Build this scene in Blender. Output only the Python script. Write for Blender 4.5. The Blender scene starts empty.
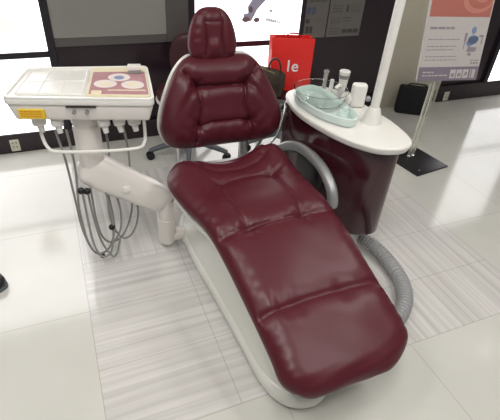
import bpy, bmesh, math, random
import numpy as np
from mathutils import Vector, Matrix
random.seed(4)
C = bpy.context.scene.collection
S = bpy.context.scene
PI = math.pi

# ---------------------------------------------------------------- materials
def lin(r, g, b):
    return tuple((c/255/12.92 if c/255 <= .04045 else ((c/255+.055)/1.055)**2.4) for c in (r, g, b)) + (1,)
def mat(name, rgb, rough=.5, metal=0, spec=.5, coat=0, trans=0, ior=1.45, emit=0, noise=None, bump=None, aniso=None):
    m = bpy.data.materials.new(name); m.use_nodes = True
    nt = m.node_tree; b = nt.nodes['Principled BSDF']
    col = lin(*rgb)
    b.inputs['Base Color'].default_value = col
    b.inputs['Roughness'].default_value = rough
    b.inputs['Metallic'].default_value = metal
    b.inputs['Specular IOR Level'].default_value = spec
    b.inputs['Coat Weight'].default_value = coat
    b.inputs['Coat Roughness'].default_value = .12
    b.inputs['Transmission Weight'].default_value = trans
    b.inputs['IOR'].default_value = ior
    if emit:
        b.inputs['Emission Color'].default_value = col
        b.inputs['Emission Strength'].default_value = emit
    tc = nt.nodes.new('ShaderNodeTexCoord')
    if noise is None: noise = (25, .05)
    if noise and not emit and not trans:
        n = nt.nodes.new('ShaderNodeTexNoise'); n.inputs['Scale'].default_value = noise[0]; n.inputs['Detail'].default_value = 3
        nt.links.new(tc.outputs['Object'], n.inputs['Vector'])
        r = nt.nodes.new('ShaderNodeMapRange')
        r.inputs['To Min'].default_value = 1-noise[1]; r.inputs['To Max'].default_value = 1+noise[1]
        nt.links.new(n.outputs['Fac'], r.inputs['Value'])
        v = nt.nodes.new('ShaderNodeHueSaturation'); v.inputs['Color'].default_value = col
        nt.links.new(r.outputs['Result'], v.inputs['Value']); nt.links.new(v.outputs['Color'], b.inputs['Base Color'])
    if bump:
        n2 = nt.nodes.new('ShaderNodeTexNoise'); n2.inputs['Scale'].default_value = bump[0]; n2.inputs['Detail'].default_value = 4
        nt.links.new(tc.outputs['Object'], n2.inputs['Vector'])
        bp = nt.nodes.new('ShaderNodeBump'); bp.inputs['Strength'].default_value = bump[1]; bp.inputs['Distance'].default_value = bump[2]
        nt.links.new(n2.outputs['Fac'], bp.inputs['Height']); nt.links.new(bp.outputs['Normal'], b.inputs['Normal'])
    return m
M = {}
M['leather'] = mat('burgundy_leather', (80, 26, 36), .37, spec=.38, noise=(9, .08), bump=(26, .10, .004))
M['leather_dark'] = mat('stool_leather', (62, 27, 33), .4, noise=(9, .08), bump=(60, .1, .002))
M['shell'] = mat('white_enamel', (222, 222, 214), .28, coat=.3, noise=(3, .02))
M['cream'] = mat('cream_plastic', (228, 223, 218), .32, coat=.25, noise=(4, .02))
M['white'] = mat('white_plastic', (228, 226, 221), .3, coat=.2, noise=(4, .02))
M['silver'] = mat('silver_paint', (150, 151, 152), .36, metal=.4, noise=(10, .03))
M['steel'] = mat('brushed_steel', (190, 190, 188), .25, metal=.9)
M['grey_rubber'] = mat('grey_rubber', (138, 138, 135), .5)
M['hose'] = mat('grey_vinyl_hose', (156, 156, 157), .38, noise=(10, .05))
M['black'] = mat('black_plastic', (24, 22, 25), .4)
M['blackmatte'] = mat('black_cloth', (20, 19, 23), .75, bump=(90, .3, .003))
M['greyleg'] = mat('slate_plastic', (88, 92, 98), .4)
M['wine'] = mat('gloss_wine_lacquer', (58, 22, 31), .15, coat=.5, noise=(2, .05))
M['glass'] = mat('clear_glass', (250, 253, 252), .02, trans=1, ior=1.3)
M['greenglass'] = mat('green_glass', (234, 248, 243), .12, trans=.22, ior=1.25)
M['acrylic'] = mat('acrylic_rod', (238, 240, 226), .05, trans=.75, ior=1.4)
M['yellow'] = mat('yellow_sticker', (226, 192, 48), .5)
M['orange'] = mat('orange_print', (205, 120, 40), .5)
M['darkslot'] = mat('dark_slot', (60, 55, 52), .6)
M['red'] = mat('red_paper', (226, 44, 38), .42, coat=.2, noise=(6, .05))
M['redin'] = mat('dark_red_paper', (170, 30, 28), .6)
M['print_white'] = mat('white_print', (240, 238, 238), .5)
M['brownleather'] = mat('dark_olive_leather', (52, 42, 34), .35, noise=(18, .35), bump=(40, .3, .004))
M['gold'] = mat('dull_brass', (150, 135, 90), .35, metal=.7)
M['paper'] = mat('brochure_paper', (226, 216, 212), .35)
M['maroonprint'] = mat('rose_print', (176, 132, 138), .35, noise=(30, .1))
M['creamprint'] = mat('cream_print', (226, 216, 186), .35)
M['blueprint'] = mat('blue_print', (132, 146, 178), .4)
M['coral'] = mat('coral_print', (182, 112, 100), .45, noise=(5, .06))
M['coral2'] = mat('light_coral_print', (200, 134, 120), .45)
M['boardwhite'] = mat('poster_white', (196, 190, 187), .4)
M['mauve'] = mat('mauve_print', (132, 122, 136), .45)
M['textgrey'] = mat('grey_text_print', (150, 140, 148), .5)
M['darkpanel'] = mat('dark_gloss_panel', (44, 33, 38), .16, spec=.5, noise=(2, .06))
M['screen'] = mat('grey_glass_screen', (136, 135, 130), .2, noise=(2, .03))
M['screen2'] = mat('smoked_glass_border', (86, 82, 80), .2, noise=(2, .03))
M['frame'] = mat('black_frame_metal', (34, 30, 38), .3)
M['beige'] = mat('beige_wall_paint', (186, 180, 163), .6, noise=(14, .03))
M['ceil'] = mat('ceiling_white', (226, 224, 218), .8)
M['outlet'] = mat('ivory_outlet', (205, 203, 184), .4)
M['postergrey'] = mat('dim_poster_paper', (100, 98, 95), .35, noise=(20, .08))  # these four greys paint the dim reflection of posters in the wall
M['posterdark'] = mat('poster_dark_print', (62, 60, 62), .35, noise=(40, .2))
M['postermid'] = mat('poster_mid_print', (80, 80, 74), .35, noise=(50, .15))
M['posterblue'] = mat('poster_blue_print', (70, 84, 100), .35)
M['backlit'] = mat('backlit_white', (255, 254, 255), .4, emit=2.3)
M['backlit_pink'] = mat('backlit_pink_print', (248, 212, 205), .4, emit=1.0)
M['backlit_pale'] = mat('backlit_pale_print', (232, 238, 238), .4, emit=1.0)
M['backlit_grey'] = mat('backlit_grey_print', (120, 122, 136), .4, emit=.6)
M['backlit_dark'] = mat('backlit_dark_print', (96, 84, 88), .4, emit=.4)
M['lamp'] = mat('lamp_diffuser', (255, 250, 240), .4, emit=6)

def floor_material():
    m = bpy.data.materials.new('polished_stone_tile'); m.use_nodes = True
    nt = m.node_tree; N = nt.nodes; L = nt.links; b = N['Principled BSDF']
    def mth(op, a, c=None, clamp=False):
        n = N.new('ShaderNodeMath'); n.operation = op; n.use_clamp = clamp
        for i, v in enumerate((a, c)):
            if v is None: continue
            if isinstance(v, (int, float)): n.inputs[i].default_value = v
            else: L.new(v, n.inputs[i])
        return n.outputs[0]
    def mix(f, a, c):
        n = N.new('ShaderNodeMix'); n.data_type = 'RGBA'
        if isinstance(f, (int, float)): n.inputs['Factor'].default_value = f
        else: L.new(f, n.inputs['Factor'])
        for k, v in (('A', a), ('B', c)):
            s = [i for i in n.inputs if i.name == k and i.type == 'RGBA'][0]
            if isinstance(v, tuple): s.default_value = v
            else: L.new(v, s)
        return [o for o in n.outputs if o.type == 'RGBA'][0]
    tc = N.new('ShaderNodeTexCoord'); sp = N.new('ShaderNodeSeparateXYZ'); L.new(tc.outputs['Object'], sp.inputs[0])
    X, Y = sp.outputs[0], sp.outputs[1]
    def stripes(u, v, seed):
        cb = N.new('ShaderNodeCombineXYZ')
        L.new(mth('MULTIPLY', u, .7), cb.inputs[0]); L.new(mth('MULTIPLY', v, 38), cb.inputs[1]); cb.inputs[2].default_value = seed
        n = N.new('ShaderNodeTexNoise'); n.inputs['Scale'].default_value = 1; n.inputs['Detail'].default_value = 3.5; n.inputs['Roughness'].default_value = .65
        L.new(cb.outputs[0], n.inputs['Vector'])
        r = N.new('ShaderNodeValToRGB'); e = r.color_ramp.elements
        e[0].position = .36; e[0].color = lin(190, 187, 184); e[1].position = .62; e[1].color = lin(212, 209, 206)
        L.new(n.outputs['Fac'], r.inputs['Fac']); return r.outputs['Color']
    sx = stripes(X, Y, 3.3); sy = stripes(Y, X, 8.1)
    # left tiles run across, right and rear tiles run away
    sel = mth('MAXIMUM', mth('GREATER_THAN', X, .32), mth('GREATER_THAN', Y, .22))
    st = mix(sel, sx, sy)
    inx = mth('MULTIPLY', mth('GREATER_THAN', X, -.762), mth('LESS_THAN', X, 1.2))
    iny = mth('MULTIPLY', mth('GREATER_THAN', Y, -.665), mth('LESS_THAN', Y, 1.02))
    inside = mth('MULTIPLY', inx, iny)
    nz = N.new('ShaderNodeTexNoise'); nz.inputs['Scale'].default_value = 1.7; nz.inputs['Detail'].default_value = 5
    L.new(tc.outputs['Object'], nz.inputs['Vector'])
    r2 = N.new('ShaderNodeValToRGB'); e = r2.color_ramp.elements
    e[0].position = .3; e[0].color = lin(198, 197, 190); e[1].position = .7; e[1].color = lin(210, 209, 203)
    L.new(nz.outputs['Fac'], r2.inputs['Fac'])
    col = mix(inside, r2.outputs['Color'], st)
    # joints: .46 m grid across, .305 m deep rows inside the inlay, .6 m elsewhere
    def joint(c, step, off, w=.0016):
        t = mth('ABSOLUTE', mth('SUBTRACT', mth('FRACT', mth('DIVIDE', mth('SUBTRACT', c, off), step)), .5))
        return mth('GREATER_THAN', t, .5 - w/step)
    jin = mth('MAXIMUM', joint(X, .46, -.762), joint(Y, .305, -.665))
    jout = mth('MAXIMUM', joint(X, .61, -.762), joint(Y, .61, -.665))
    n = N.new('ShaderNodeMix'); n.data_type = 'FLOAT'; L.new(inside, n.inputs['Factor'])
    fl = [i for i in n.inputs if i.type == 'VALUE' and i.name in 'AB']; L.new(jout, fl[0]); L.new(jin, fl[1])
    jf = mth('MULTIPLY', [o for o in n.outputs if o.type == 'VALUE'][0], .55)
    col = mix(jf, col, lin(150, 144, 138))
    L.new(col, b.inputs['Base Color'])
    b.inputs['Roughness'].default_value = .12
    b.inputs['Specular IOR Level'].default_value = .9; b.inputs['IOR'].default_value = 1.6
    bp = N.new('ShaderNodeBump'); bp.inputs['Strength'].default_value = .04; bp.inputs['Distance'].default_value = .01
    L.new(nz.outputs['Fac'], bp.inputs['Height']); L.new(bp.outputs['Normal'], b.inputs['Normal'])
    return m
M['floor'] = floor_material()

# ---------------------------------------------------------------- mesh helpers
def link(name, bm, m, parent=None, smooth=True, label=None, sharp=35):
    me = bpy.data.meshes.new(name)
    bmesh.ops.recalc_face_normals(bm, faces=bm.faces)
    if smooth:
        for f in bm.faces: f.smooth = True
        for e in bm.edges:
            if len(e.link_faces) == 2 and e.calc_face_angle(0) > math.radians(sharp): e.smooth = False
    bm.to_mesh(me); bm.free()
    me.materials.append(m if not isinstance(m, str) else M[m])
    o = bpy.data.objects.new(name, me); C.objects.link(o)
    if parent: o.parent = parent
    if label: o['label'] = label
    return o
def thing(name, label, cat, loc=(0, 0, 0), rotz=0, group=None):
    o = bpy.data.objects.new(name, None); o.empty_display_size = .05; C.objects.link(o)
    o.location = loc; o.rotation_euler = (0, 0, rotz)
    return tag(o, label, cat, group)
def tag(o, label, cat, group=None):
    o['label'] = label; o['category'] = cat
    if group: o['group'] = group
    return o
def struct(o):
    o['kind'] = 'structure'; return o
def box(bm, lo, hi, bev=0, seg=2, mtx=None):
    g = bmesh.ops.create_cube(bm, size=1)
    vs = g['verts']
    for v in vs:
        v.co = Vector([(lo[i]+hi[i])/2 + v.co[i]*(hi[i]-lo[i]) for i in range(3)])
    if bev:
        es = list({e for v in vs for e in v.link_edges})
        r = bmesh.ops.bevel(bm, geom=es, offset=bev, segments=seg, affect='EDGES', profile=.5)
        vs = list({v for v in r['verts']} | {v for v in vs if v.is_valid})
    if mtx is not None:
        for v in vs: v.co = mtx @ v.co
    return vs
def loft(bm, loops, cap=True, closed=True):
    rows = [[bm.verts.new(p) for p in l] for l in loops]
    n = len(rows[0])
    for a, b in zip(rows, rows[1:]):
        for i in range(n if closed else n-1):
            j = (i+1) % n
            bm.faces.new((a[i], a[j], b[j], b[i]))
    if cap:
        bm.faces.new(rows[0][::-1]); bm.faces.new(rows[-1])
    return rows
def catmull(pts, n=8, closed=False):
    P = [Vector(p) for p in pts]; out = []
    m = len(P)
    for i in range(m if closed else m-1):
        g = (lambda k: P[k % m]) if closed else (lambda k: P[max(0, min(m-1, k))])
        p0, p1, p2, p3 = g(i-1), g(i), g(i+1), g(i+2)
        for k in range(n):
            t = k/n
            out.append(.5*((2*p1)+(p2-p0)*t+(2*p0-5*p1+4*p2-p3)*t*t+(3*p1-p0-3*p2+p3)*t**3))
    if not closed: out.append(P[-1])
    return out
def tube(bm, pts, r, seg=12, flat=1):
    pts = [Vector(p) for p in pts]
    T = []
    for i in range(len(pts)):
        a = pts[max(0, i-1)]; b = pts[min(len(pts)-1, i+1)]; T.append((b-a).normalized())
    ref = Vector((0, 0, 1)) if abs(T[0].z) < .9 else Vector((1, 0, 0))
    nrm = (ref - T[0]*ref.dot(T[0])).normalized(); loops = []
    for i, p in enumerate(pts):
        nrm = (nrm - T[i]*nrm.dot(T[i])).normalized(); bn = T[i].cross(nrm)
        rr = r[i] if isinstance(r, (list, tuple)) else r
        loops.append([p + (nrm*math.cos(a)*flat + bn*math.sin(a))*rr for a in [2*PI*k/seg for k in range(seg)]])
    loft(bm, loops)
def lathe(bm, prof, c=(0, 0, 0), seg=32, cap=True):
    loft(bm, [[Vector((c[0]+r*math.cos(2*PI*k/seg), c[1]+r*math.sin(2*PI*k/seg), c[2]+z)) for k in range(seg)] for r, z in prof], cap)
def ball(bm, c, r, s=(1, 1, 1)):
    g = bmesh.ops.create_uvsphere(bm, u_segments=16, v_segments=10, radius=r)
    for v in g['verts']: v.co = Vector((v.co.x*s[0]+c[0], v.co.y*s[1]+c[1], v.co.z*s[2]+c[2]))
def outline(pts, n=6):
    return [(p.x, p.y) for p in catmull([(x, y, 0) for x, y in pts], n, True)]
def slab(bm, pts, z0, z1, bev=.01, seg=3, taper=0):
    """closed plan outline raised from z0 to z1 with rounded top and bottom edges"""
    P = [Vector((x, y)) for x, y in pts]; n = len(P)
    area = sum(P[i].x*P[(i+1) % n].y-P[(i+1) % n].x*P[i].y for i in range(n))
    if area < 0: P = P[::-1]
    nr = []
    for i in range(n):
        d = (P[(i+1) % n]-P[i-1]).normalized(); nr.append(Vector((-d.y, d.x)))
    def ring(inset, z): return [Vector((p.x+q.x*inset, p.y+q.y*inset, z)) for p, q in zip(P, nr)]
    L = []
    for k in range(seg+1):
        a = k/seg*PI/2; L.append(ring(taper+bev*(1-math.sin(a)), z0+bev*(1-math.cos(a))))
    for k in range(seg+1):
        a = k/seg*PI/2; L.append(ring(bev*(1-math.cos(a)), z1-bev*(1-math.sin(a))))
    loft(bm, L)

def pillow(pts, front, back, R, disp, mapf, rays=168, rings=52, Rb=None):
    """upholstered pad: outline in its own plane, puffed by edge distance, seams from disp(a, b)"""
    P = np.array(pts); n = len(P)
    cen = P.mean(0)
    seg = np.roll(P, -1, 0)-P; ln = np.hypot(seg[:, 0], seg[:, 1]); cum = np.concatenate([[0], np.cumsum(ln)])
    s = np.linspace(0, cum[-1], rays, endpoint=False)
    PX = np.interp(s, cum, np.append(P[:, 0], P[0, 0])); PY = np.interp(s, cum, np.append(P[:, 1], P[0, 1]))
    O = np.stack([PX, PY], 1)
    t = np.linspace(0, 1, rings+1)[1:]
    rho = 1-(1-t)**1.5
    A = cen[0]+(O[None, :, 0]-cen[0])*rho[:, None]; B = cen[1]+(O[None, :, 1]-cen[1])*rho[:, None]
    flat = np.stack([A.ravel(), B.ravel()], 1)
    D = np.full(len(flat), 9.)
    O2 = np.roll(O, -1, 0)
    for p, q in zip(O, O2):
        d = q-p; L2 = (d*d).sum()+1e-12
        u = np.clip(((flat-p)@d)/L2, 0, 1)
        D = np.minimum(D, np.hypot(*(flat-(p+u[:, None]*d)).T))
    D = D.reshape(A.shape); D[-1] = 0
    def prof(R_): x = 1-np.clip(D/R_, 0, 1); return np.sqrt(np.maximum(0, 1-x**2.2))
    F = front*prof(R); Bk = -back*prof(Rb or R*.7)
    edge = np.clip(D/.02, 0, 1)
    F = F + disp(A, B, D)*edge
    cF = float((front+disp(np.array([[cen[0]]]), np.array([[cen[1]]]), np.array([[.2]]))).item())
    bm = bmesh.new()
    c0 = bm.verts.new(mapf(cen[0], cen[1], cF)); c1 = bm.verts.new(mapf(cen[0], cen[1], -back))
    def rows(H, skip):
        return [[bm.verts.new(mapf(A[i, j], B[i, j], H[i, j])) for j in range(rays)] for i in range(rings-skip)]
    fr = rows(F, 0); bk = rows(Bk, 1)
    for R0, c, fl in ((fr, c0, False), (bk+[fr[-1]], c1, True)):
        for j in range(rays):
            k = (j+1) % rays
            f = (c, R0[0][j], R0[0][k]); bm.faces.new(f[::-1] if fl else f)
            for i in range(len(R0)-1):
                f = (R0[i][j], R0[i+1][j], R0[i+1][k], R0[i][k]); bm.faces.new(f[::-1] if fl else f)
    return bm
def segdist(A, B, p, q):
    dx, dy = q[0]-p[0], q[1]-p[1]; L2 = dx*dx+dy*dy+1e-9
    u = np.clip(((A-p[0])*dx+(B-p[1])*dy)/L2, 0, 1)
    return np.hypot(A-p[0]-u*dx, B-p[1]-u*dy), u
def groove(A, B, line, depth, w):
    D = None
    for p, q in zip(line, line[1:]):
        d, _ = segdist(A, B, p, q); D = d if D is None else np.minimum(D, d)
    return -depth*(.62*np.exp(-(D/(w*.24))**2)+.5*np.exp(-(D/w)**2))
def tuft(A, B, p, depth, r, k=0, amp=0, ph=0):
    d = np.hypot(A-p[0], B-p[1]); g = -depth*np.exp(-(d/r)**2)
    if k: g = g+amp*np.sin(k*np.arctan2(B-p[1], A-p[0])+ph)*np.exp(-((d-r*.9)/(r*.7))**2)
    return g

# ---------------------------------------------------------------- the room
WY = 1.5
bm = bmesh.new(); box(bm, (-3.4, -2.6, -.08), (4.6, WY+.1, 0)); struct(link('floor', bm, 'floor', smooth=False))
bm = bmesh.new(); box(bm, (-3.4, -2.6, 2.7), (4.6, WY+.1, 2.8)); struct(link('ceiling', bm, 'ceil', smooth=False))
bm = bmesh.new()
box(bm, (-3.4, WY, 0), (1.82, WY+.1, 1.72)); box(bm, (2.47, WY, 0), (4.6, WY+.1, 1.72))
struct(link('wall_back', bm, 'darkpanel', smooth=False))
bm = bmesh.new(); box(bm, (-3.4, WY, 1.72), (4.6, WY+.1, 2.7)); struct(link('wall_upper', bm, 'ceil', smooth=False))
bm = bmesh.new(); box(bm, (1.82, WY-.02, 0), (2.47, WY+.1, 1.72)); struct(link('wall_right', bm, 'beige', smooth=False))
# black frame bars between the panels
def bar(name, lo, hi, m='frame'):
    bm = bmesh.new(); box(bm, lo, hi, .003, 1); return struct(link(name, bm, m))
bar('trim_1', (-.745, WY-.03, .13), (-.70, WY, 1.72))
bar('trim_2', (-3.4, WY-.03, .60), (-.745, WY, .636))
bar('trim_3', (.125, WY-.03, .13), (.165, WY, 1.72))
bar('trim_4', (.165, WY-.03, .60), (.94, WY, .636))
bar('trim_5', (.94, WY-.03, .13), (.975, WY, 1.72))
bar('trim_6', (3.0, WY-.03, .13), (3.05, WY, 1.72))
bar('trim_7', (3.05, WY-.03, .60), (3.85, WY, .636))
bar('trim_8', (3.85, WY-.03, .13), (3.9, WY, 1.72))
bm = bmesh.new(); box(bm, (-3.4, WY-.035, 0), (1.82, WY, .13), .004, 1); struct(link('baseboard_left', bm, 'darkpanel'))
bm = bmesh.new(); box(bm, (2.47, WY-.035, 0), (4.6, WY, .15), .004, 1); struct(link('baseboard_right', bm, 'darkpanel'))
# smoked glass screen
t = thing('glass_screen', 'large grey glass screen with darker border on the dark wall', 'screen', (-.285, WY-.012, .655))
bm = bmesh.new(); box(bm, (-.415, -.006, .05), (.262, .006, .66)); link('screen_pane', bm, 'screen', t, False)
bm = bmesh.new(); box(bm, (-.415, -.006, 0), (.262, .006, .048)); box(bm, (.264, -.006, 0), (.41, .006, .66)); link('screen_border', bm, 'screen2', t, False)

def flatshape(bm, pts, y, th=.002):
    a = [bm.verts.new((x, y, z)) for x, z in pts]; b = [bm.verts.new((x, y+th, z)) for x, z in pts]
    bm.faces.new(a); bm.faces.new(b[::-1])
    for i in range(len(pts)):
        j = (i+1) % len(pts); bm.faces.new((a[i], b[i], b[j], a[j]))
def ell(cx, cz, rx, rz, n=28, rot=0):
    c, s = math.cos(rot), math.sin(rot)
    return [(cx+rx*math.cos(2*PI*k/n)*c-rz*math.sin(2*PI*k/n)*s, cz+rx*math.cos(2*PI*k/n)*s+rz*math.sin(2*PI*k/n)*c) for k in range(n)]
def lightpanel(x0, x1, z0, z1, label):
    t = thing('backlit_panel', label, 'light panel', ((x0+x1)/2, WY-.012, z0), 0, 'backlit panels along the dark wall')
    bm = bmesh.new(); box(bm, (x0-(x0+x1)/2, -.01, 0), (x1-(x0+x1)/2, .01, z1-z0)); link('diffuser', bm, 'backlit', t, False)
    return t, (x0+x1)/2, z0
lp, cx, cz = lightpanel(-2.1, -.745, .636, 1.66, 'backlit white panel with a pale pink picture, left of the grey screen')
bm = bmesh.new(); flatshape(bm, [(x-cx, z-cz) for x, z in ell(-.985, .78, .085, .045, rot=.2)], -.0135); link('pink_picture', bm, 'backlit_pink', lp, False)
bm = bmesh.new(); flatshape(bm, [(x-cx, z-cz) for x, z in ell(-.98, .70, .07, .035)]+[], -.0135); link('pale_picture', bm, 'backlit_pale', lp, False)
bm = bmesh.new(); flatshape(bm, [(x-cx, z-cz) for x, z in ell(-1.0, .87, .10, .05)], -.0135); link('pale_picture', bm, 'backlit_pale', lp, False)
lightpanel(-2.1, -.745, .13, .60, 'plain backlit white panel low on the wall behind the tray unit')
lp, cx, cz = lightpanel(.165, .94, .636, 1.66, 'backlit white panel picturing a dark dental handpiece, behind the headrest')
hp = [(.50, .775), (.56, .765), (.60, .84), (.66, .90), (.745, .99), (.70, 1.04), (.60, .96), (.53, .86), (.535, .82), (.505, .815)]
bm = bmesh.new(); flatshape(bm, [(x-cx, z-cz) for x, z in hp], -.0135); link('handpiece_picture', bm, 'backlit_grey', lp, False)
for p in (ell(.52, .78, .028, .018), ell(.60, .775, .022, .016), ell(.552, .842, .016, .02)):
    bm = bmesh.new(); flatshape(bm, [(x-cx, z-cz) for x, z in p], -.0155); link('handpiece_tip_picture', bm, 'backlit_dark', lp, False)
bm = bmesh.new(); flatshape(bm, [(x-cx, z-cz) for x, z in [(.66, .92), (.80, .95), (.74, .72), (.64, .73)]], -.0135); link('cup_picture', bm, 'backlit_pale', lp, False)
bm = bmesh.new()
for k in range(7): flatshape(bm, [(x-cx, z-cz) for x, z in [(.672+k*.016, .768-k*.0035), (.682+k*.016, .766-k*.0035), (.684+k*.016, .782-k*.0035), (.674+k*.016, .784-k*.0035)]], -.0155)
link('small_lettering', bm, 'backlit_grey', lp, False)
bm = bmesh.new(); flatshape(bm, [(x-cx, z-cz) for x, z in ell(.703, .83, .012, .006)], -.0155); link('small_mark', bm, 'backlit_grey', lp, False)
lightpanel(.165, .94, .13, .60, 'plain backlit white panel low on the wall behind the chair back')
lightpanel(3.05, 3.85, .15, .60, 'low backlit white panel on the dark wall at the far right')
lightpanel(3.05, 3.85, .636, 1.66, 'upper backlit white panel on the dark wall at the far right, mirrored in the floor')

# poster reflections in the dark wall, painted on thin grey sheets
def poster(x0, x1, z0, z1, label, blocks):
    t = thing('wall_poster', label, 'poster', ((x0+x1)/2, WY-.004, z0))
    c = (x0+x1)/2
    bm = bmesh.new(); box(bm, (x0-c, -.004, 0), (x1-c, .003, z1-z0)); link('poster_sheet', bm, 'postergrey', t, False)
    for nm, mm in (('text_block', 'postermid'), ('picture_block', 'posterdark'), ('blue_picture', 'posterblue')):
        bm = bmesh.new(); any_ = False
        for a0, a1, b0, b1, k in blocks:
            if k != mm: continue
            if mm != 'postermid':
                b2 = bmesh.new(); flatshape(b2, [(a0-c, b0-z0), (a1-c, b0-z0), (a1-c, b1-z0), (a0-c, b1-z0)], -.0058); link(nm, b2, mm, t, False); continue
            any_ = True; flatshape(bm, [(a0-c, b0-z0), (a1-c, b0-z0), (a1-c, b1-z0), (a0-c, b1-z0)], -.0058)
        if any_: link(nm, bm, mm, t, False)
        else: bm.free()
def grid(x0, x1, z0, z1, nx, nz, k, g=.012):
    w = (x1-x0)/nx; h = (z1-z0)/nz
    return [(x0+i*w+g/3, x0+(i+1)*w-g/3, z0+j*h+g/2, z0+(j+1)*h-g/2, k) for i in range(nx) for j in range(nz)]
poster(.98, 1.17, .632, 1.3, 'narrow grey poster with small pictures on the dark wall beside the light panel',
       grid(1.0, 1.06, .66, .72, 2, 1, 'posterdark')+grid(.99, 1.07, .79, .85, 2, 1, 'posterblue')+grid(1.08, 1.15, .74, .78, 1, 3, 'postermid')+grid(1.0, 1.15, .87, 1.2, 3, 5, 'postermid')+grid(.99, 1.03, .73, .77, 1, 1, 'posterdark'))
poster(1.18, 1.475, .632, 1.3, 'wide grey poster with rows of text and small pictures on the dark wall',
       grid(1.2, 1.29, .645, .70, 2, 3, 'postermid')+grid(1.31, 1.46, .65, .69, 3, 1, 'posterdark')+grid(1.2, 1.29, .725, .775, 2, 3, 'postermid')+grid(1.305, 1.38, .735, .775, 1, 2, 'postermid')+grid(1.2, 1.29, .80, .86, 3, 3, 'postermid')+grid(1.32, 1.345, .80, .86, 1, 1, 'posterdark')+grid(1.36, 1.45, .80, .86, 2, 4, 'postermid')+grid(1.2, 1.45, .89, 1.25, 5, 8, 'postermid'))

def outlet(x, z, w, h, label):
    t = thing('wall_outlet', label, 'outlet', (x, WY-.037, z), 0, 'outlets in the dark baseboard')
    bm = bmesh.new(); box(bm, (-w/2, -.004, 0), (w/2, .002, h), .003, 1); link('plate', bm, 'outlet', t)
    bm = bmesh.new()
    for s in (.3, .65): box(bm, (-.012, -.006, h*s), (-.007, -.003, h*s+.014)); box(bm, (.007, -.006, h*s), (.012, -.003, h*s+.014))
    link('socket_slots', bm, 'darkslot', t, False)
outlet(-1.055, .015, .055, .082, 'ivory outlet in the dark baseboard below the left light panel')
outlet(2.57, .01, .06, .085, 'ivory outlet in the dark baseboard right of the black bag')

# ceiling lights (above the view)
LAMPS = ((-1.5, -.25, 'left of the chair'), (-.45, -1.0, 'before the chair'), (1.5, -.55, 'over the open floor'), (-.9, -1.6, 'front left'), (1.0, -1.7, 'front right'))
for x, y, wh in LAMPS:
    t = thing('ceiling_light', 'recessed square white ceiling light panel, the one %s' % wh, 'ceiling light', (x, y, 2.7), 0, 'recessed ceiling lights')
    bm = bmesh.new()
    box(bm, (-.32, -.32, -.02), (.32, .32, 0), .004, 1)
    link('light_frame', bm, 'white', t, False)
    bm = bmesh.new(); box(bm, (-.28, -.28, -.026), (.28, .28, -.018)); link('diffuser', bm, 'lamp', t, False)
t = thing('downlight', 'small round ceiling downlight on the right', 'ceiling light', (3.3, .36, 2.7))
bm = bmesh.new(); lathe(bm, [(.07, 0), (.07, -.012), (.05, -.014)], (0, 0, 0), 24); link('light_frame', bm, 'white', t)
bm = bmesh.new(); lathe(bm, [(.048, -.012), (.048, -.018)], (0, 0, 0), 24); link('diffuser', bm, 'lamp', t)

# ---------------------------------------------------------------- dental chair
chair = thing('dental_chair', 'burgundy leather dental treatment chair on a white base', 'dental chair', (0, 0, 0))
# path of the seat and legrest seen from the side: (Y, Z), rear to foot
pathp = catmull([(0, .24, .463), (0, .12, .462), (0, -.02, .449), (0, -.14, .452), (0, -.235, .440), (0, -.33, .410), (0, -.47, .362), (0, -.63, .305), (0, -.79, .235), (0, -.84, .212)], 10)
pc = [0]
for a, b in zip(pathp, pathp[1:]): pc.append(pc[-1]+(b-a).length)
LP = pc[-1]
py = np.array([p.y for p in pathp]); pz = np.array([p.z for p in pathp]); pcum = np.array(pc)
def sheet(a, b, h):
    """a across, b along from the rear, h off the surface"""
    y = np.interp(b, pcum, py); z = np.interp(b, pcum, pz)
    y2 = np.interp(b+.02, pcum, py); z2 = np.interp(b+.02, pcum, pz); y1 = np.interp(b-.02, pcum, py); z1 = np.interp(b-.02, pcum, pz)
    ty, tz = y2-y1, z2-z1; l = math.hypot(ty, tz) or 1; ty /= l; tz /= l
    if b < 0: y += -b
    ny, nz = tz, -ty
    if nz < 0: ny, nz = -ny, -nz
    xc = -.052 + .062*min(1, max(0, b/LP))
    return Vector((xc+a, y+ny*h+a*.10*max(0, 1-b/LP*.9), z+nz*h))
L = LP
seat_out = outline([(-.290, .03), (-.22, -.005), (-.08, .02), (.08, .02), (.20, -.005), (.262, .03), (.272, .12), (.268, .26), (.268, .42), (.275, .60), (.274, .80), (.280, .98), (.262, 1.055), (.15, L-.002), (0, L), (-.15, L-.002), (-.228, 1.06), (-.235, .96), (-.242, .80), (-.252, .60), (-.270, .42), (-.298, .26), (-.318, .12)], 8)
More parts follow.
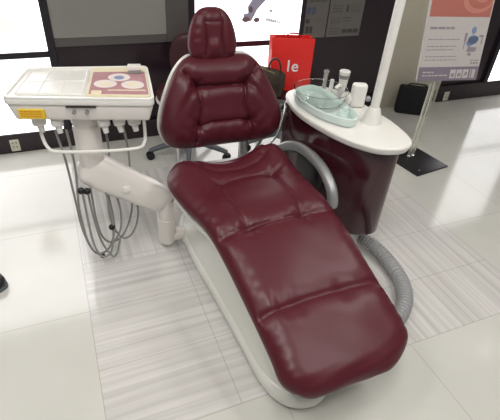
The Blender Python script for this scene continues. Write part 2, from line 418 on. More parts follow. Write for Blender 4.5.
def seat_disp(A, B, D):
    h = 0*A
    s1 = .50 + .02*np.cos(A*9); 
    line = lambda f, n=14: [(x, f(x)) for x in np.linspace(-.3, .3, n)]
    h += groove(A, B, line(lambda x: .495+.25*x*x), .016, .035)
    h += groove(A, B, line(lambda x: .825+.2*x*x), .015, .038)
    h += groove(A, B, [(-.11, .215), (0, .205), (.12, .215), (.2, .19), (.3, .17)], .012, .026)
    h += groove(A, B, [(.12, .215), (.125, .33), (.115, .495)], .008, .02)
    h += groove(A, B, [(-.13, .215), (-.14, .33), (-.12, .495)], .007, .022)
    h += tuft(A, B, (.12, .215), .012, .035, 7, .0018); h += tuft(A, B, (-.12, .215), .010, .035, 6, .0018, 1)
    h += tuft(A, B, (-.12, .497), .010, .035, 7, .0014); h += tuft(A, B, (.115, .497), .010, .035, 6, .0014, 2)
    h += tuft(A, B, (-.11, .827), .006, .05); h += tuft(A, B, (.12, .827), .007, .05)
    # anatomic dip in the middle of the seat, raised rear corners
    h += -.022*np.exp(-(A/.11)**2)*np.exp(-((B-.07)/.12)**2)
    h += .020*(np.exp(-((A+.20)/.07)**2)+1.7*np.exp(-((A-.17)/.08)**2))*np.exp(-((B-.07)/.08)**2)
    h += groove(A, B, [(-.2, .0), (-.15, .10), (-.10, .13), (.0, .135), (.10, .13), (.16, .09), (.2, .0)], .010, .03)
    h += tuft(A, B, (.155, .10), .008, .03, 5, .003)
    # gathered leather along the side seams
    e = np.exp(-(D/.035)**2)
    h += .0040*e*np.sin(B*215+4*np.sin(B*23))*(.45+.55*np.sin(B*14+1))
    h += .0013*np.exp(-(D/.06)**2)*np.sin(B*92+A*30+3*np.sin(B*17))
    h += .0012*np.sin(A*21+B*13)+.0006*np.sin(A*37-B*29+1)
    # creases running out of the transverse seams
    for b0 in (.495, .825):
        h += .0026*np.exp(-((B-b0)/.05)**2)*np.sin(A*85+3*np.sin(A*11+b0))*np.clip(np.abs(A)*5, 0, 1)
    return h
link('seat_cushion', pillow(seat_out, .056, .036, .085, seat_disp, sheet, 260, 84), 'leather', chair, sharp=80)
# white under-shell following the cushion
def shell_map(a, b, h): return sheet(a, b, h-.055)
sh_out = [(x*.93, .02+y*.955) for x, y in seat_out]
def sdisp(A, B, D): return 0*A
bm = pillow(sh_out, .028, .075, .10, sdisp, shell_map, 120, 20, Rb=.13)
link('leg_rest_shell', bm, 'shell', chair, sharp=60)
# base plinth and shroud
pl = outline([(-.262, .36), (-.268, .10), (-.245, -.20), (-.228, -.45), (-.215, -.64), (-.16, -.745), (-.06, -.775), (.03, -.72), (.085, -.6), (.14, -.35), (.18, 0), (.19, .36), (.1, .46), (-.16, .46)], 6)
bm = bmesh.new(); slab(bm, pl, 0, .075, .03, 5); link('base_plinth', bm, 'shell', chair)
bm = bmesh.new()
def shrink(pts, sx, sy, cx, cy, z): return [Vector((cx+(x-cx)*sx, cy+(y-cy)*sy, z)) for x, y in pts]
cx0, cy0 = -.035, -.16
loft(bm, [shrink(pl, .94, .95, cx0, cy0, .05), shrink(pl, .93, .94, cx0, cy0, .085), shrink(pl, .88, .86, cx0, cy0+.01, .105), shrink(pl, .82, .75, cx0, cy0+.03, .15), shrink(pl, .80, .62, cx0, cy0+.10, .22), shrink(pl, .86, .52, cx0, cy0+.16, .31), shrink(pl, .93, .46, cx0, cy0+.19, .38)])
link('lift_cover', bm, 'shell', chair, sharp=60)
# back rest
BX, BY0, BZ0 = -.03, .345, .465
tilt = math.radians(17)
def back_map(a, b, h):
    b = .03+b*.93
    y = BY0 + b*math.sin(tilt) - h*math.cos(tilt); z = BZ0 + b*math.cos(tilt) + h*math.sin(tilt)
    return Vector((BX+a, y+.25*a*a*-1.0, z))
b_out = outline([(-.14, .435), (-.205, .375), (-.255, .28), (-.292, .18), (-.298, .10), (-.262, .028), (-.17, 0), (0, -.004), (.17, 0), (.262, .028), (.298, .10), (.292, .18), (.255, .28), (.205, .375), (.14, .435), (.05, .44), (-.05, .44)], 8)
def back_disp(A, B, D):
    h = 0*A
    # recessed centre field framed by side bolsters
    ins = [(-.115, .295), (.115, .295)]
    h += groove(A, B, ins, .024, .032)
    h += groove(A, B, [(-.17, .37), (-.115, .30), (-.105, .20), (-.125, .11), (-.14, .03)], .020, .030)
    h += groove(A, B, [(.17, .37), (.115, .30), (.105, .20), (.125, .11), (.14, .03)], .020, .030)
    h += groove(A, B, [(-.125, .11), (-.06, .125), (.06, .125), (.125, .11)], .013, .022)
    for s in (-1, 1):
        h += tuft(A, B, (s*.115, .30), .012, .035, 6, .0015, s); h += tuft(A, B, (s*.125, .11), .010, .03, 6, .0015, s)
    h += -.006*(np.abs(A) < .12)*np.exp(-((B-.2)/.09)**2)*np.cos(A*13)
    h += .0035*np.exp(-((np.abs(A)-.17)/.05)**2)*np.sin(B*60+np.abs(A)*90)*np.exp(-((B-.27)/.08)**2)
    h += .003*np.exp(-((np.abs(A)-.16)/.05)**2)*np.sin(B*75-np.abs(A)*80)*np.exp(-((B-.11)/.06)**2)
    h += .002*np.exp(-((B-.06)/.05)**2)*np.sin(A*95)
    h += .0016*np.sin(A*25+B*19)
    return h
link('backrest_cushion', pillow(b_out, .070, .02, .11, back_disp, back_map, 220, 60), 'leather', chair, sharp=80)
bs_out = [(x*1.025, .012+(y-.01)*1.015) for x, y in b_out]
link('backrest_shell', pillow(bs_out, .006, .045, .05, sdisp, lambda a, b, h: back_map(a, b, h-.016), 110, 16), 'shell', chair, sharp=60)
# head rest
HX = -.052; HB = .412
def head_map(a, b, h):
    t2 = math.radians(12); y0 = BY0+HB*math.sin(tilt)-.012; z0 = BZ0+HB*math.cos(tilt)
    return Vector((HX+a, y0+b*math.sin(t2)-h*math.cos(t2), z0+b*math.cos(t2)+h*math.sin(t2)))
h_out = outline([(-.050, .214), (-.086, .175), (-.108, .11), (-.110, .05), (-.082, .008), (0, -.004), (.082, .008), (.110, .05), (.108, .11), (.086, .175), (.050, .214), (0, .224)], 8)
def head_disp(A, B, D):
    h = groove(A, B, [(-.036, .225), (-.040, .16), (-.034, .10), (-.045, .03)], .010, .013)
    h += groove(A, B, [(.036, .225), (.040, .16), (.034, .10), (.045, .03)], .010, .013)
    h += .010*np.exp(-(A/.03)**2-((B-.065)/.03)**2)
    h += groove(A, B, [(-.034, .165), (.034, .165)], .004, .012)
    h += .0008*np.exp(-((np.abs(A)-.08)/.02)**2)*np.sin(B*170)
    return h
link('headrest', pillow(h_out, .045, .03, .06, head_disp, head_map, 160, 44), 'leather', chair, sharp=80)
bm = bmesh.new()
q = head_map(0, .0, -.03); q2 = back_map(HX-BX, .34, -.045)
box(bm, (q.x-.03, q.y-.005, q2.z), (q.x+.03, q.y+.012, q.z+.12), .004, 2); link('headrest_stem', bm, 'steel', chair)
# posts carrying the back
for x in (-.225, .095):
    bm = bmesh.new(); box(bm, (x-.022, .385, .36), (x+.022, .41, .60), .006, 2); link('back_post', bm, 'steel', chair)
bm = bmesh.new(); box(bm, (-.25, .22, .33), (.13, .41, .375), .012, 2); link('hinge_bracket', bm, 'silver', chair)
# armrest
bm = bmesh.new()
ap = catmull([(.245, .37, .40), (.285, .35, .425), (.295, .27, .478), (.298, .17, .515), (.298, .05, .527), (.298, -.05, .515), (.298, -.125, .475), (.296, -.158, .425), (.292, -.160, .395)], 8)
n = len(ap); tube(bm, ap, [.013+.011*min(1, i/14) if i < n-5 else .024-.004*(i-(n-5)) for i in range(n)], 14, 1)
arm = link('armrest', bm, 'silver', chair)
bm = bmesh.new(); tube(bm, [(.12, .36, .36), (.20, .37, .375), (.25, .37, .40)], .014); link('armrest_bracket', bm, 'silver', chair)

# ---------------------------------------------------------------- instrument tray unit on its swing arm
unit = thing('instrument_tray_unit', 'cream dental instrument tray unit on a jointed arm left of the chair', 'dental unit', (-.33, .27, 0))
def U(p): return Vector(p)-Vector((-.33, .27, 0))
def ulink(name, bm, m, parent=unit, **k):
    bmesh.ops.translate(bm, verts=bm.verts, vec=(.33, -.27, 0)); return link(name, bm, m, parent, **k)
TZ = .862
FL, BL, BR, FR = Vector((-.903, .222)), Vector((-.822, .515)), Vector((-.350, .445)), Vector((-.398, .082))
def tq(u, v):   # u left-right, v front-back
    f = FL.lerp(FR, u); b = BL.lerp(BR, u); return f.lerp(b, v)
def rrect(u0, v0, u1, v1, r=.05, ra=.08, k=5):
    out = []
    for cu, cv, a0 in ((u1-r, v1-ra, 0), (u0+r, v1-ra, 90), (u0+r, v0+ra, 180), (u1-r, v0+ra, 270)):
        for i in range(k+1):
            a = math.radians(a0+90*i/k); p = tq(cu+r*math.cos(a), cv+ra*math.sin(a)); out.append((p.x, p.y))
    return out
bm = bmesh.new()
o1 = rrect(0, 0, 1, 1)
slab(bm, o1, TZ-.032, TZ-.006, .006, 3)
body = ulink('tray_rim', bm, 'white')
bm = bmesh.new(); slab(bm, rrect(.012, .015, .99, .985), TZ-.097, TZ-.028, .012, 4, taper=.014); ulink('tray_body', bm, 'cream')
# raised lip around the tray top
def ringwall(name, o, w, z0, z1, m):
    bm = bmesh.new(); P = [Vector(p) for p in o]; n = len(P); nr = []
    for i in range(n):
        d = (P[(i+1) % n]-P[i-1]).normalized(); nr.append(Vector((-d.y, d.x)))
    def R(ins, z): return [Vector((p.x+q.x*ins, p.y+q.y*ins, z)) for p, q in zip(P, nr)]
    rows = [R(0, z0), R(0, z1-.002), R(.002, z1), R(w-.002, z1), R(w, z1-.002), R(w, z0)]
    loft(bm, rows+[rows[0]], cap=False); bmesh.ops.remove_doubles(bm, verts=bm.verts, dist=1e-5)
    return ulink(name, bm, m)
ringwall('tray_lip', o1, .012, TZ-.008, TZ, 'white')
# shallow instrument tray with divisions on the left
bm = bmesh.new(); slab(bm, rrect(.06, .09, .52, .9, .03, .05), TZ-.006, TZ-.001, .002, 2); ins = ulink('instrument_mat', bm, 'white')
bm = bmesh.new()
for u in (.07, .215, .36, .505):
    a, b = tq(u, .12), tq(u, .87); tube(bm, [(a.x, a.y, TZ-.001), (b.x, b.y, TZ-.001)], .0022, 6)
for v in (.12, .5, .87):
    a, b = tq(.07, v), tq(.505, v); tube(bm, [(a.x, a.y, TZ-.001), (b.x, b.y, TZ-.001)], .0022, 6)
ulink('mat_ridges', bm, 'white')
bm = bmesh.new(); a = tq(.40, 0); b = tq(.60, 0); d = (b-a).normalized(); nn = Vector((d.y, -d.x))
MT = Matrix(((d.x, -nn.x, 0, a.x), (d.y, -nn.y, 0, a.y), (0, 0, 1, 0), (0, 0, 0, 1)))
box(bm, (0, -.002, TZ-.038), (.105, .006, TZ-.034), mtx=MT); ulink('front_slot', bm, 'darkslot')
for k, u in enumerate((.025, .07)):
    bm = bmesh.new(); c = a+d*u
    p0 = Vector((c.x+nn.x*.003, c.y+nn.y*.003, TZ-.056)); tube(bm, [p0-Vector((nn.x, nn.y, 0))*.02, p0, p0+Vector((nn.x, nn.y, 0))*.001], .0065, 12); ulink('knob', bm, 'grey_rubber')
bm = bmesh.new(); c = tq(.085, 0); M2 = MT.copy(); M2[0][3] = c.x; M2[1][3] = c.y
box(bm, (0, .0005, TZ-.082), (.088, .02, TZ-.048), mtx=M2)
st = ulink('warning_sticker', bm, 'yellow', label='yellow sticker with orange print')
bm = bmesh.new()
for r_ in range(3):
    x = .008
    while x < .075:
        w = random.uniform(.004, .009); box(bm, (x, -.0002, TZ-.075+r_*.009), (x+w, .003, TZ-.071+r_*.009), mtx=M2); x += w+.003
link_ = ulink('sticker_print', bm, 'orange', unit)
# column under the tray
CX, CY = -.640, .27
bm = bmesh.new(); lathe(bm, [(.050, .50), (.052, .52), (.052, .70), (.047, .705), (.047, .712), (.052, .718), (.052, .755)], (CX, CY, 0)); ulink('column', bm, 'cream')
# swing arm: rounded beam sinking towards the chair
bm = bmesh.new()
A0 = Vector((CX-.01, CY, .505)); A1 = Vector((-.345, .27, .275)); ax = (A1-A0); ln = ax.length; ax.normalize()
up = Vector((0, 0, 1)); up = (up-ax*up.dot(ax)).normalized(); sd = ax.cross(up)
loops = []
K = 22
for i in range(K+1):
    t_ = i/K; s_ = -.055+(ln+.085)*t_
    e = (1-abs(2*t_-1)**7)**.5 if 0 < t_ < 1 else .12
    e = max(e, .12)
    hh = (.078-.016*t_)*e; ww = (.062-.010*t_)*e
    c = A0+ax*s_
    lp_ = []
    for k in range(28):
        a = 2*PI*k/28; ca, sa = math.cos(a), math.sin(a); pw = .62
        lp_.append(c+up*hh*math.copysign(abs(sa)**pw, sa)+sd*ww*math.copysign(abs(ca)**pw, ca))
    loops.append(lp_)
loft(bm, loops); ulink('swing_arm', bm, 'cream', sharp=60)
bm = bmesh.new(); c = A0+ax*.16-sd*0; q = c-Vector((0, .056, 0))
tube(bm, [q+Vector((0, .01, 0)), q-Vector((0, .008, 0)), q-Vector((0, .010, 0))], [.017, .017, .012], 18); ulink('arm_cap', bm, 'white')
bm = bmesh.new(); lathe(bm, [(.040, .03), (.043, .04), (.043, .175), (.040, .178), (.040, .184), (.043, .187), (.043, .28)], (-.345, .27, 0)); ulink('arm_post', bm, 'cream')
bm = bmesh.new(); box(bm, (-.345, .235, .035), (-.20, .305, .085), .02, 3); ulink('chair_bracket', bm, 'cream')
# U-shaped handle rail
bm = bmesh.new()
RY = .23
tube(bm, catmull([(-.80, RY+.03, .75), (-.805, RY+.03, .68), (-.79, RY, .64), (-.755, RY-.01, .625), (-.62, RY-.045, .625), (-.47, RY-.07, .63), (-.435, RY-.06, .645), (-.425, RY-.04, .68), (-.423, RY-.02, .76)], 8), .0065, 10); ulink('handle_rail', bm, 'white')
# handpiece holder blocks under the tray
for k, (u, v, w) in enumerate(((.16, .25, .05), (.29, .22, .045), (.62, .22, .045), (.73, .24, .045), (.84, .26, .05))):
    bm = bmesh.new(); c = tq(u, v)
    box(bm, (c.x-w/2, c.y-.035, TZ-.137), (c.x+w/2, c.y+.05, TZ-.092), .012, 3)
    tube(bm, [(c.x, c.y-.01, TZ-.13), (c.x+.004, c.y-.02, TZ-.165)], [.014, .010], 12)
    ulink('instrument_holder', bm, 'white')
# hanging instrument hoses
HY = .26
hl = [
 [(-.755, .26, .70), (-.74, .26, .55), (-.735, .26, .35), (-.73, .26, .20), (-.705, .26, .07), (-.665, .26, .04), (-.62, .26, .08), (-.59, .26, .20), (-.60, .29, .38), (-.62, .30, .47)],
 [(-.715, .25, .70), (-.71, .25, .52), (-.725, .24, .35), (-.72, .24, .16), (-.69, .24, .06), (-.64, .24, .07), (-.57, .25, .16), (-.555, .26, .28), (-.575, .28, .40), (-.60, .29, .45)],
 [(-.70, .20, .44), (-.70, .20, .32), (-.695, .20, .16), (-.67, .20, .07), (-.625, .20, .09), (-.60, .21, .22), (-.605, .22, .36), (-.615, .23, .45)],
 [(-.57, .31, .70), (-.565, .31, .55), (-.60, .28, .36), (-.60, .27, .20), (-.56, .27, .10), (-.51, .27, .12), (-.475, .28, .22), (-.48, .29, .36), (-.50, .29, .42)],
 [(-.50, .29, .70), (-.485, .30, .55), (-.49, .31, .38), (-.50, .31, .22), (-.55, .30, .10), (-.61, .29, .07), (-.65, .28, .12), (-.665, .27, .25), (-.665, .27, .42)],
 [(-.68, .215, .44), (-.675, .215, .30), (-.66, .215, .15), (-.625, .215, .05), (-.60, .22, .055), (-.575, .24, .12)],
]
for pts in hl:
    bm = bmesh.new(); tube(bm, catmull(pts, 8), .0048, 8); ulink('instrument_hose', bm, 'grey_rubber')
for p in ((-.705, .20, .445), (-.682, .205, .435), (-.605, .212, .22), (-.665, .225, .05)):
    bm = bmesh.new(); ball(bm, p, .015 if p[2] > .1 else .012); ulink('hose_clip', bm, 'black')

# brochure on the tray
o = rrect(.54, .07, .975, .93, .008, .012, 2)
br = thing('brochure', 'rose printed brochure with pale ovals lying on the right half of the tray', 'brochure', (0, 0, TZ+.0005))
bm = bmesh.new(); slab(bm, o, -.006, .0005, .0002, 1); link('sheet', bm, 'creamprint', br, False)
bm = bmesh.new(); slab(bm, rrect(.555, .10, .965, .78, .008, .012, 2), .0004, .0009, .0001, 1); link('rose_field', bm, 'maroonprint', br, False)
def tell(u, v, ru, rv, n=24): return [tuple(tq(u+ru*math.cos(2*PI*k/n), v+rv*math.sin(2*PI*k/n))) for k in range(n)]
for u, v, ru, rv, m_ in ((.66, .40, .085, .12, 'paper'), (.86, .37, .085, .12, 'paper'), (.76, .60, .085, .12, 'paper'), (.76, .585, .04, .06, 'blueprint'), (.66, .38, .045, .05, 'creamprint'), (.86, .37, .05, .045, 'creamprint')):
    bm = bmesh.new(); z = .0008 if m_ == 'paper' else .0012; slab(bm, tell(u, v, ru, rv), z, z+.0005, .0001, 1); link('oval_picture', bm, m_, br, False)
bm = bmesh.new(); slab(bm, rrect(.68, .20, .95, .225, .004, .008, 2), .0008, .0013, .0001, 1); slab(bm, rrect(.57, .10, .64, .2, .004, .008, 2), .0008, .0013, .0001, 1); link('caption_line', bm, 'creamprint', br, False)
# small box
c = tq(.885, .75)
t = thing('small_box', 'small white and grey box on the rear corner of the tray', 'box', (c.x, c.y, TZ+.0012), math.radians(-10))
bm = bmesh.new(); box(bm, (-.026, -.020, 0), (.026, .020, .014), .002, 2); link('box_base', bm, 'grey_rubber', t)
bm = bmesh.new(); box(bm, (-.026, -.020, .014), (.026, .020, .030), .003, 2); link('box_lid', bm, 'cream', t)

# ---------------------------------------------------------------- spittoon cabinet
DZ = .68
sp = thing('spittoon_cabinet', 'glossy wine cabinet with white deck, glass spit bowl and tall white pole', 'dental cabinet', (.50, .12, 0))
def slink(name, bm, m, **k):
    bmesh.ops.translate(bm, verts=bm.verts, vec=(-.50, -.12, 0)); return link(name, bm, m, sp, **k)
bod = outline([(.318, .42), (.320, .20), (.338, .06), (.380, -.05), (.450, -.14), (.535, -.172), (.600, -.15), (.635, -.06), (.647, .10), (.635, .30), (.56, .44), (.42, .48)], 6)
bm = bmesh.new(); slab(bm, bod, .18, .648, .015, 3, taper=0); slink('cabinet_body', bm, 'wine')
bm = bmesh.new(); slab(bm, [(.48+(x-.47)*.72, .14+(y-.14)*.72) for x, y in bod], 0, .19, .01, 2); slink('pedestal', bm, 'shell')
dk = outline([(.300, .35), (.288, .24), (.300, .12), (.330, .0), (.372, -.10), (.435, -.18), (.50, -.212), (.570, -.214), (.625, -.178), (.655, -.10), (.668, .02), (.66, .15), (.645, .30), (.60, .44), (.50, .50), (.38, .48), (.325, .43)], 6)
bm = bmesh.new(); slab(bm, dk, DZ-.036, DZ, .010, 4, taper=.006); slink('deck', bm, 'white')
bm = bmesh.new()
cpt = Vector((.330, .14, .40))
tube(bm, [cpt+Vector((.02, 0, 0)), cpt-Vector((.008, 0, 0)), cpt-Vector((.012, 0, 0))], [.125, .125, .115], 40); slink('arm_joint_cover', bm, 'black')  # plain black disc on the chair side of the cabinet
# glass basin tray and bowl
gb = outline([(.315, .33), (.312, .24), (.330, .13), (.368, .05), (.415, .0), (.465, .01), (.495, .08), (.50, .20), (.50, .32), (.46, .41), (.37, .40)], 5)
bm = bmesh.new()
def ins(o, d):
    P = [Vector(p) for p in o]; n = len(P)
    ar = sum(P[i].x*P[(i+1) % n].y-P[(i+1) % n].x*P[i].y for i in range(n)); s = 1 if ar > 0 else -1
    r = []
    for i in range(n):
        q = (P[(i+1) % n]-P[i-1]).normalized(); r.append(Vector((P[i].x-q.y*d*s, P[i].y+q.x*d*s)))
    return r
rows = [[Vector((p.x, p.y, z)) for p in ins(gb, d)] for d, z in ((.02, DZ+.001), (.006, DZ+.006), (0, DZ+.030), (0, DZ+.042), (.005, DZ+.044), (.008, DZ+.040), (.012, DZ+.012), (.03, DZ+.006))]
loft(bm, rows); slink('basin', bm, 'greenglass')
BC = (.418, .26)
bm = bmesh.new()
lathe(bm, [(.085, DZ+.022), (.112, DZ+.030), (.120, DZ+.050), (.127, DZ+.080), (.130, DZ+.084), (.1255, DZ+.084), (.1225, DZ+.078), (.115, DZ+.052), (.106, DZ+.034), (.075, DZ+.027)], (*BC, 0), 56); slink('bowl_ring', bm, 'glass')
bm = bmesh.new(); lathe(bm, [(.020, DZ+.010), (.026, DZ+.022), (.024, DZ+.044), (.018, DZ+.044), (.016, DZ+.02)], (.435, .085, 0), 24); lathe(bm, [(.008, DZ+.01), (.015, DZ+.03), (.013, DZ+.05), (.008, DZ+.052)], (.462, .11, 0), 20); slink('drain_cup', bm, 'greenglass')
# taps and cup holder behind the bowl
bm = bmesh.new(); tube(bm, [(.535, .42, DZ), (.535, .42, DZ+.05), (.528, .41, DZ+.09), (.522, .40, DZ+.11)], [.011, .010, .011, .014], 14); slink('bowl_tap', bm, 'steel')
bm = bmesh.new(); tube(bm, [(.565, .40, DZ), (.565, .40, DZ+.065)], [.012, .010], 14); slink('short_tap', bm, 'white')
bm = bmesh.new(); lathe(bm, [(.020, DZ), (.020, DZ+.06), (.023, DZ+.10), (.027, DZ+.130), (.024, DZ+.133)], (.582, .33, 0), 24); slink('cup_filler', bm, 'white')
bm = bmesh.new(); lathe(bm, [(.0245, DZ+.096), (.0264, DZ+.114)], (.582, .33, 0), 24); slink('filler_band', bm, 'silver')
bm = bmesh.new(); ball(bm, (.545, .225, DZ+.035), .028, (1, 1, 1.2)); slink('valve_dome', bm, 'white')
bm = bmesh.new(); MM = Matrix.Translation((.592, .205, 0)) @ Matrix.Rotation(math.radians(-18), 4, 'Z')
box(bm, (-.035, -.022, DZ), (.035, .022, DZ+.115), .014, 4, MM); slink('cup_stand', bm, 'white')
bm = bmesh.new(); ball(bm, (.634, .18, DZ+.045), .014); slink('stand_knob', bm, 'silver')
bm = bmesh.new(); tube(bm, catmull([(.535, .275, DZ+.02), (.535, .275, DZ+.07), (.52, .27, DZ+.085), (.50, .265, DZ+.075)], 5), .009, 10); slink('cup_spout', bm, 'white')
# pole and its foot
px, pyy = .563, .035
bm = bmesh.new(); lathe(bm, [(.046, DZ), (.044, DZ+.008), (.034, DZ+.045), (.027, DZ+.065), (.024, DZ+.07)], (px, pyy, 0), 32); slink('pole_foot', bm, 'white')
bm = bmesh.new(); lathe(bm, [(.0195, DZ+.06), (.019, DZ+1.2), (.014, DZ+1.21)], (px, pyy, 0), 28); slink('pole', bm, 'white')
# cable looping below the deck
bm = bmesh.new(); tube(bm, catmull([(.29, .40, .64), (.275, .42, .58), (.245, .43, .50), (.20, .41, .45), (.16, .40, .40)], 8), .007, 10); slink('suction_hose', bm, 'grey_rubber')
bm = bmesh.new(); tube(bm, catmull([(.31, .38, .64), (.292, .37, .57), (.268, .36, .50), (.23, .37, .44)], 8), .005, 10); slink('suction_hose', bm, 'steel')
# ribbed duct from the cabinet to the chair foot
bm = bmesh.new()
hp_ = catmull([(.53, .02, .075), (.585, -.05, .070), (.632, -.14, .055), (.645, -.25, .042), (.620, -.38, .040), (.560, -.48, .040), (.46, -.555, .040), (.34, -.58, .040), (.22, -.56, .040), (.15, -.50, .040)], 52)
rr = [.032+.0055*math.cos(i*2*PI/8) for i in range(len(hp_))]
tube(bm, hp_, rr, 20)
tag(link('corrugated_hose', bm, 'hose', sharp=70), 'thick grey corrugated hose curving over the floor beside the leg rest', 'hose')

# ---------------------------------------------------------------- stools in the background
def make_stool(label, loc, rz, back=True, star=0, dz=0):
    t = thing('dental_stool', label, 'stool', loc, rz, 'wheeled stools behind the chair')
    bm = bmesh.new(); lathe(bm, [(.10, .385), (.175, .39), (.195, .41), (.198, .44), (.18, .465), (.10, .475), (.01, .472)], (0, 0, dz), 40); link('seat', bm, 'leather_dark' if back else 'black', t)
    bm = bmesh.new(); lathe(bm, [(.19, .384), (.202, .392), (.202, .402), (.19, .408)], (0, 0, dz), 40); link('seat_piping', bm, 'cream' if back else 'greyleg', t)
    bm = bmesh.new(); lathe(bm, [(.027, .09), (.027, .27), (.02, .275), (.02, .39+dz)], (0, 0, 0), 20); link('gas_column', bm, 'steel', t)
    bm = bmesh.new(); lathe(bm, [(.035, .065), (.045, .075), (.042, .12), (.03, .13)], (0, 0, 0), 20); link('hub', bm, 'greyleg', t)
    for k in range(5):
        a = 2*PI*k/5+star; c, s = math.cos(a), math.sin(a)
        bm = bmesh.new(); tube(bm, [(c*.02, s*.02, .105), (c*.12, s*.12, .095), (c*.24, s*.24, .07), (c*.27, s*.27, .062)], [.026, .022, .017, .014], 10)
        lg = link('leg', bm, 'greyleg', t)
        bm = bmesh.new()
        for sd_ in (-1, 1):
            w0 = Vector((c*.265-s*.011*sd_, s*.265+c*.011*sd_, .027)); dd = Vector((-s, c, 0))*.007
            tube(bm, [w0-dd, w0+dd], .026, 16)
        tube(bm, [(c*.262, s*.262, .03), (c*.262, s*.262, .065)], .007, 8)
        link('caster', bm, 'black', lg)
    if back:
        bm = bmesh.new(); tube(bm, catmull([(0, .05, .38), (0, .19, .38), (0, .235, .42), (0, .225, .56)], 6), .014, 10); link('back_bracket', bm, 'steel', t)
        oo = outline([(-.10, .25), (-.155, .19), (-.17, .10), (-.14, .02), (0, 0), (.14, .02), (.17, .10), (.155, .19), (.10, .25), (0, .265)], 6)
        link('backrest', pillow(oo, .03, .025, .05, sdisp, lambda a, b, h: Vector((a, .205-h+b*.06-a*a*.9, .48+b)), 80, 14), 'leather_dark', t)
    return t
make_stool('burgundy stool with a low rounded back behind the treatment chair', (.02, 1.15, 0), math.radians(-30), star=math.radians(66))
s2 = make_stool('dark stool with grey star base carrying the red bag', (.68, 1.10, 0), math.radians(40), back=False, dz=-.05)

# red paper bag on the dark stool
rb = thing('paper_bag', 'red paper shopping bag with white lettering standing on a stool', 'shopping bag', (.700, 1.12, .4255), math.radians(-14))
bm = bmesh.new()
W, D_, H_ = .135, .055, .33
def ringb(z, w, d, p=0):
    return [Vector((-w, -d, z)), Vector((0, -d-.002, z)), Vector((w, -d, z)), Vector((w-p, 0, z)), Vector((w, d, z)), Vector((0, d+.002, z)), Vector((-w, d, z)), Vector((-w+p, 0, z))]
rows = [ringb(0, W, D_), ringb(.10, W, D_, .004), ringb(.22, W*1.01, D_*.95, .018), ringb(H_, W*1.03, D_*.75, .028)]
inn = [[v*1.0 for v in r] for r in (ringb(H_, W*1.02, D_*.72, .030), ringb(.22, W, D_*.9, .022), ringb(.10, W*.98, D_*.95, .008), ringb(.004, W*.98, D_*.95))]
loft(bm, rows+inn); link('bag_body', bm, 'red', rb, sharp=25)
bm = bmesh.new()
for yy in (-.040, .040):
    tube(bm, catmull([(-.05, yy, H_-.01), (-.048, yy*.6, H_+.012), (-.02, yy*.3, H_+.02), (.03, yy*.3, H_+.02), (.05, yy*.6, H_+.008), (.052, yy, H_-.012)], 5), .0028, 6)
link('bag_handle', bm, 'redin', rb)
cu = bpy.data.curves.new('t', 'FONT'); cu.body = 'le'; cu.size = .104; cu.extrude = .0006; cu.offset = .0012; cu.space_character = 1.15; cu.align_x = 'CENTER'
to = bpy.data.objects.new('t', cu); C.objects.link(to)
bpy.context.view_layer.update()
me = bpy.data.meshes.new_from_object(to.evaluated_get(bpy.context.evaluated_depsgraph_get()))
bpy.data.objects.remove(to)
me.materials.clear(); me.materials.append(M['print_white'])
lt = bpy.data.objects.new('lettering', me); C.objects.link(lt); lt.parent = rb
lt.location = (.008, -.0592, .128); lt.rotation_euler = (math.radians(90.5), 0, 0)
# handbag leaning before it
hb = thing('handbag', 'dark brown leather handbag with round handle leaning against the red bag', 'handbag', (.50, 1.03, .4255), math.radians(-30))
bm = bmesh.new()
rows = []
for z, w, d in ((0, .09, .028), (.004, .104, .036), (.05, .115, .042), (.11, .118, .036), (.16, .118, .020), (.175, .118, .012)):
    r_ = []
    for k in range(32):
        a = 2*PI*k/32; c, s = math.cos(a), math.sin(a)
        r_.append(Vector((w*math.copysign(abs(c)**.55, c), d*math.copysign(abs(s)**.6, s)+.004*math.sin(z*60+k), z-(.028*c if z > .1 else 0))))
    rows.append(r_)
loft(bm, rows); link('bag_body', bm, 'brownleather', hb)
bm = bmesh.new(); tube(bm, catmull([(.015, -.014, .14), (.012, -.016, .20), (.035, -.016, .238), (.062, -.016, .235), (.082, -.016, .19), (.085, -.014, .12)], 7), .0065, 10); link('bag_handle', bm, 'brownleather', hb)
bm = bmesh.new(); tube(bm, catmull([(-.128, -.008, .192), (-.07, -.018, .186), (0, -.02, .165), (.05, -.02, .15)], 6), .0035, 8); box(bm, (-.05, -.041, .07), (-.04, -.036, .13), .002, 1); link('bag_trim', bm, 'gold', hb)

# ---------------------------------------------------------------- poster stand
sg = thing('poster_stand', 'floor poster stand with coral and white poster on a black base plate', 'poster stand', (1.53, .60, 0), math.radians(8))
bm = bmesh.new(); box(bm, (-.155, -.15, 0), (.155, .15, .012), .003, 2); link('base_plate', bm, 'black', sg)
bm = bmesh.new(); lathe(bm, [(.006, .012), (.006, .016), (.003, .018)], (-.10, -.11, 0), 12); link('base_screw', bm, 'steel', sg)
for x in (-.027, .012):
    bm = bmesh.new(); tube(bm, [(x, .055, .012), (x, .055, .66)], .010, 14); link('acrylic_rod', bm, 'acrylic', sg)
    bm = bmesh.new(); lathe(bm, [(.015, .012), (.015, .028), (.011, .032)], (x, .055, 0), 16); link('rod_socket', bm, 'steel', sg)
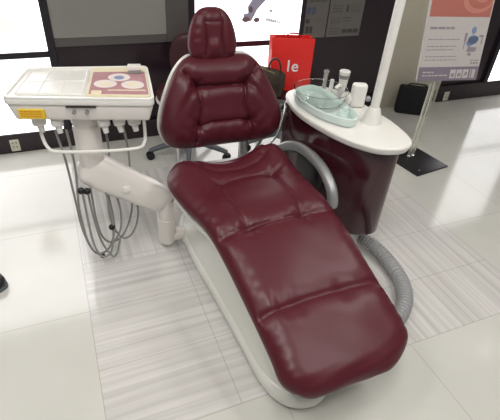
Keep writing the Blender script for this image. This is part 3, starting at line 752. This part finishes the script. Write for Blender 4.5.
# poster panel: leaning back slightly
lean = math.radians(8)
PW = .415; PH = .62; PX = .045
def pp(x, z, y=0): return Vector((PX+x, .005+math.sin(lean)*z+y-(x)*.30, .585+math.cos(lean)*z))
def pflat(bm, pts, y, th=.0012):
    a = [bm.verts.new(pp(x, z, y)) for x, z in pts]; b = [bm.verts.new(pp(x, z, y+th)) for x, z in pts]
    bm.faces.new(a); bm.faces.new(b[::-1])
    for i in range(len(pts)):
        j = (i+1) % len(pts); bm.faces.new((a[i], b[i], b[j], a[j]))
def rect(x0, z0, x1, z1): return [(x0, z0), (x1, z0), (x1, z1), (x0, z1)]
hw = PW/2
bm = bmesh.new(); pflat(bm, rect(-hw, 0, hw, PH), 0, .012); pb = link('poster_board', bm, 'boardwhite', sg, False)
def pr(name, pts_list, m, y=-.0012, parent=None):
    if 'text' not in name:
        for p in pts_list:
            bm = bmesh.new(); pflat(bm, p, y); link(name, bm, m, pb, False)
        return
    bm = bmesh.new()
    for p in pts_list: pflat(bm, p, y)
    return link(name, bm, m, pb, False)
pr('coral_band', [rect(-hw+.008, .375, hw-.008, PH)], 'coral')
pr('swirl', [ell(.10, .47, .10, .075)], 'coral2', -.0022); pr('swirl', [ell(.11, .48, .082, .06)], 'coral', -.0032); pr('swirl', [ell(.12, .49, .05, .035)], 'coral2', -.0042)
pr('mauve_strip', [rect(-hw, 0, hw, .085)], 'mauve')
pr('icon_tile', [rect(.01+k*.045, .014, .048+k*.045, .068) for k in range(3)]+[rect(.15, .014, .185, .068)], 'boardwhite', -.0022)
pr('icon_mark', [ell(.029, .034, .012, .012), ell(.074, .036, .013, .012), [(.108, .025), (.130, .035), (.130, .05), (.115, .055)], rect(.155, .016, .163, .066)], 'textgrey', -.0032)
def words(x0, x1, z, h, mn=.010, mx=.03):
    out = []; x = x0
    while x < x1-.01:
        w = min(random.uniform(mn, mx), x1-x); out.append(rect(x, z, x+w, z+h)); x += w+.006
    return out
pr('title_text', words(-.18, -.02, .305, .014, .02, .05), 'textgrey')
tx = []
for z in (.245, .205, .185, .145, .125): tx += words(-.18, .03 if z != .185 else .0, z, .005)
tx += words(-.18, -.10, .05, .007)+words(-.18, -.01, .03, .007)
pr('small_text', [r for r in tx if r[0][1] > .1], 'textgrey'); pr('strip_text', [r for r in tx if r[0][1] < .1], 'boardwhite', -.0022)
pr('strip_text', words(.13, .19, .12, .006)+words(.14, .19, .10, .012), 'textgrey')
pr('chair_picture', [ell(.12, .245, .035, .028), ell(.115, .30, .016, .022), [(.075, .225), (.10, .20), (.16, .245), (.15, .265), (.10, .26)]], 'blueprint')
pr('unit_picture', [rect(.06, .235, .075, .285), rect(.160, .262, .190, .272), rect(.18, .22, .186, .262), [(.09, .175), (.15, .175), (.16, .20), (.10, .205)], ell(.115, .16, .013, .010), rect(.065, .19, .069, .235)], 'textgrey')

# black bag on the floor before the beige wall
bb = thing('black_bag', 'black briefcase standing on the floor against the beige wall', 'bag', (2.06, 1.33, 0), math.radians(-32))
bm = bmesh.new(); box(bm, (-.14, -.05, 0), (.14, .05, .235), .022, 4); link('bag_body', bm, 'blackmatte', bb)
bm = bmesh.new(); box(bm, (-.143, -.056, .14), (.143, -.02, .242), .012, 3); link('bag_flap', bm, 'blackmatte', bb)
bm = bmesh.new(); tube(bm, catmull([(-.07, 0, .23), (-.06, 0, .255), (.06, 0, .255), (.07, 0, .23)], 6), .007, 10); link('bag_handle', bm, 'black', bb)

# shoe tip at the left edge
sh = thing('shoe', 'black shoe on the pale floor at the left edge', 'shoe', (-1.155, .265, 0), math.radians(-55))
bm = bmesh.new(); so = outline([(.10, 0), (.08, .035), (.0, .042), (-.10, .034), (-.16, .03), (-.18, 0), (-.16, -.03), (-.10, -.034), (0, -.042), (.08, -.035)], 5)
slab(bm, so, 0, .016, .004, 2); link('sole', bm, 'greyleg', sh)
bm = bmesh.new(); slab(bm, [(x*.96, y*.94) for x, y in so if True], .014, .055, .02, 4, taper=0); link('upper', bm, 'black', sh)

# ---------------------------------------------------------------- light
def area(name, loc, rot, sx, sy, e, col=(1, .985, .97)):
    l = bpy.data.lights.new(name, 'AREA'); l.shape = 'RECTANGLE'; l.size = sx; l.size_y = sy; l.energy = e; l.color = col
    o = bpy.data.objects.new(name, l); o.location = loc; o.rotation_euler = rot; C.objects.link(o); return o
for x, y, wh in LAMPS:
    area('ceiling_lamp', (x, y, 2.66), (0, 0, 0), .5, .5, 13)
w = bpy.data.worlds.new('World'); S.world = w; w.use_nodes = True
w.node_tree.nodes['Background'].inputs[0].default_value = (.96, .96, .96, 1); w.node_tree.nodes['Background'].inputs[1].default_value = .22

# ---------------------------------------------------------------- camera
cd = bpy.data.cameras.new('Camera'); cam = bpy.data.objects.new('Camera', cd); C.objects.link(cam)
cd.sensor_fit = 'HORIZONTAL'; cd.sensor_width = 36; cd.lens = 440/500*36; cd.clip_start = .05
R = Matrix(((0.9236794987852791, 0.17689632773478292, -0.3398880297358587), (-0.3779441713257032, 0.5665714183001953, -0.732226079381384), (0.0630427385564999, 0.8048009177425519, 0.5901873396778714)))
cam.matrix_world = Matrix.Translation((-0.6917981816738149, -1.4428497065989943, 1.5)) @ R.to_4x4()
S.camera = cam
S.view_settings.view_transform = 'Standard'; S.view_settings.look = 'None'; S.view_settings.gamma = 1; S.view_settings.exposure = -0.1
S.view_settings.use_curve_mapping = False
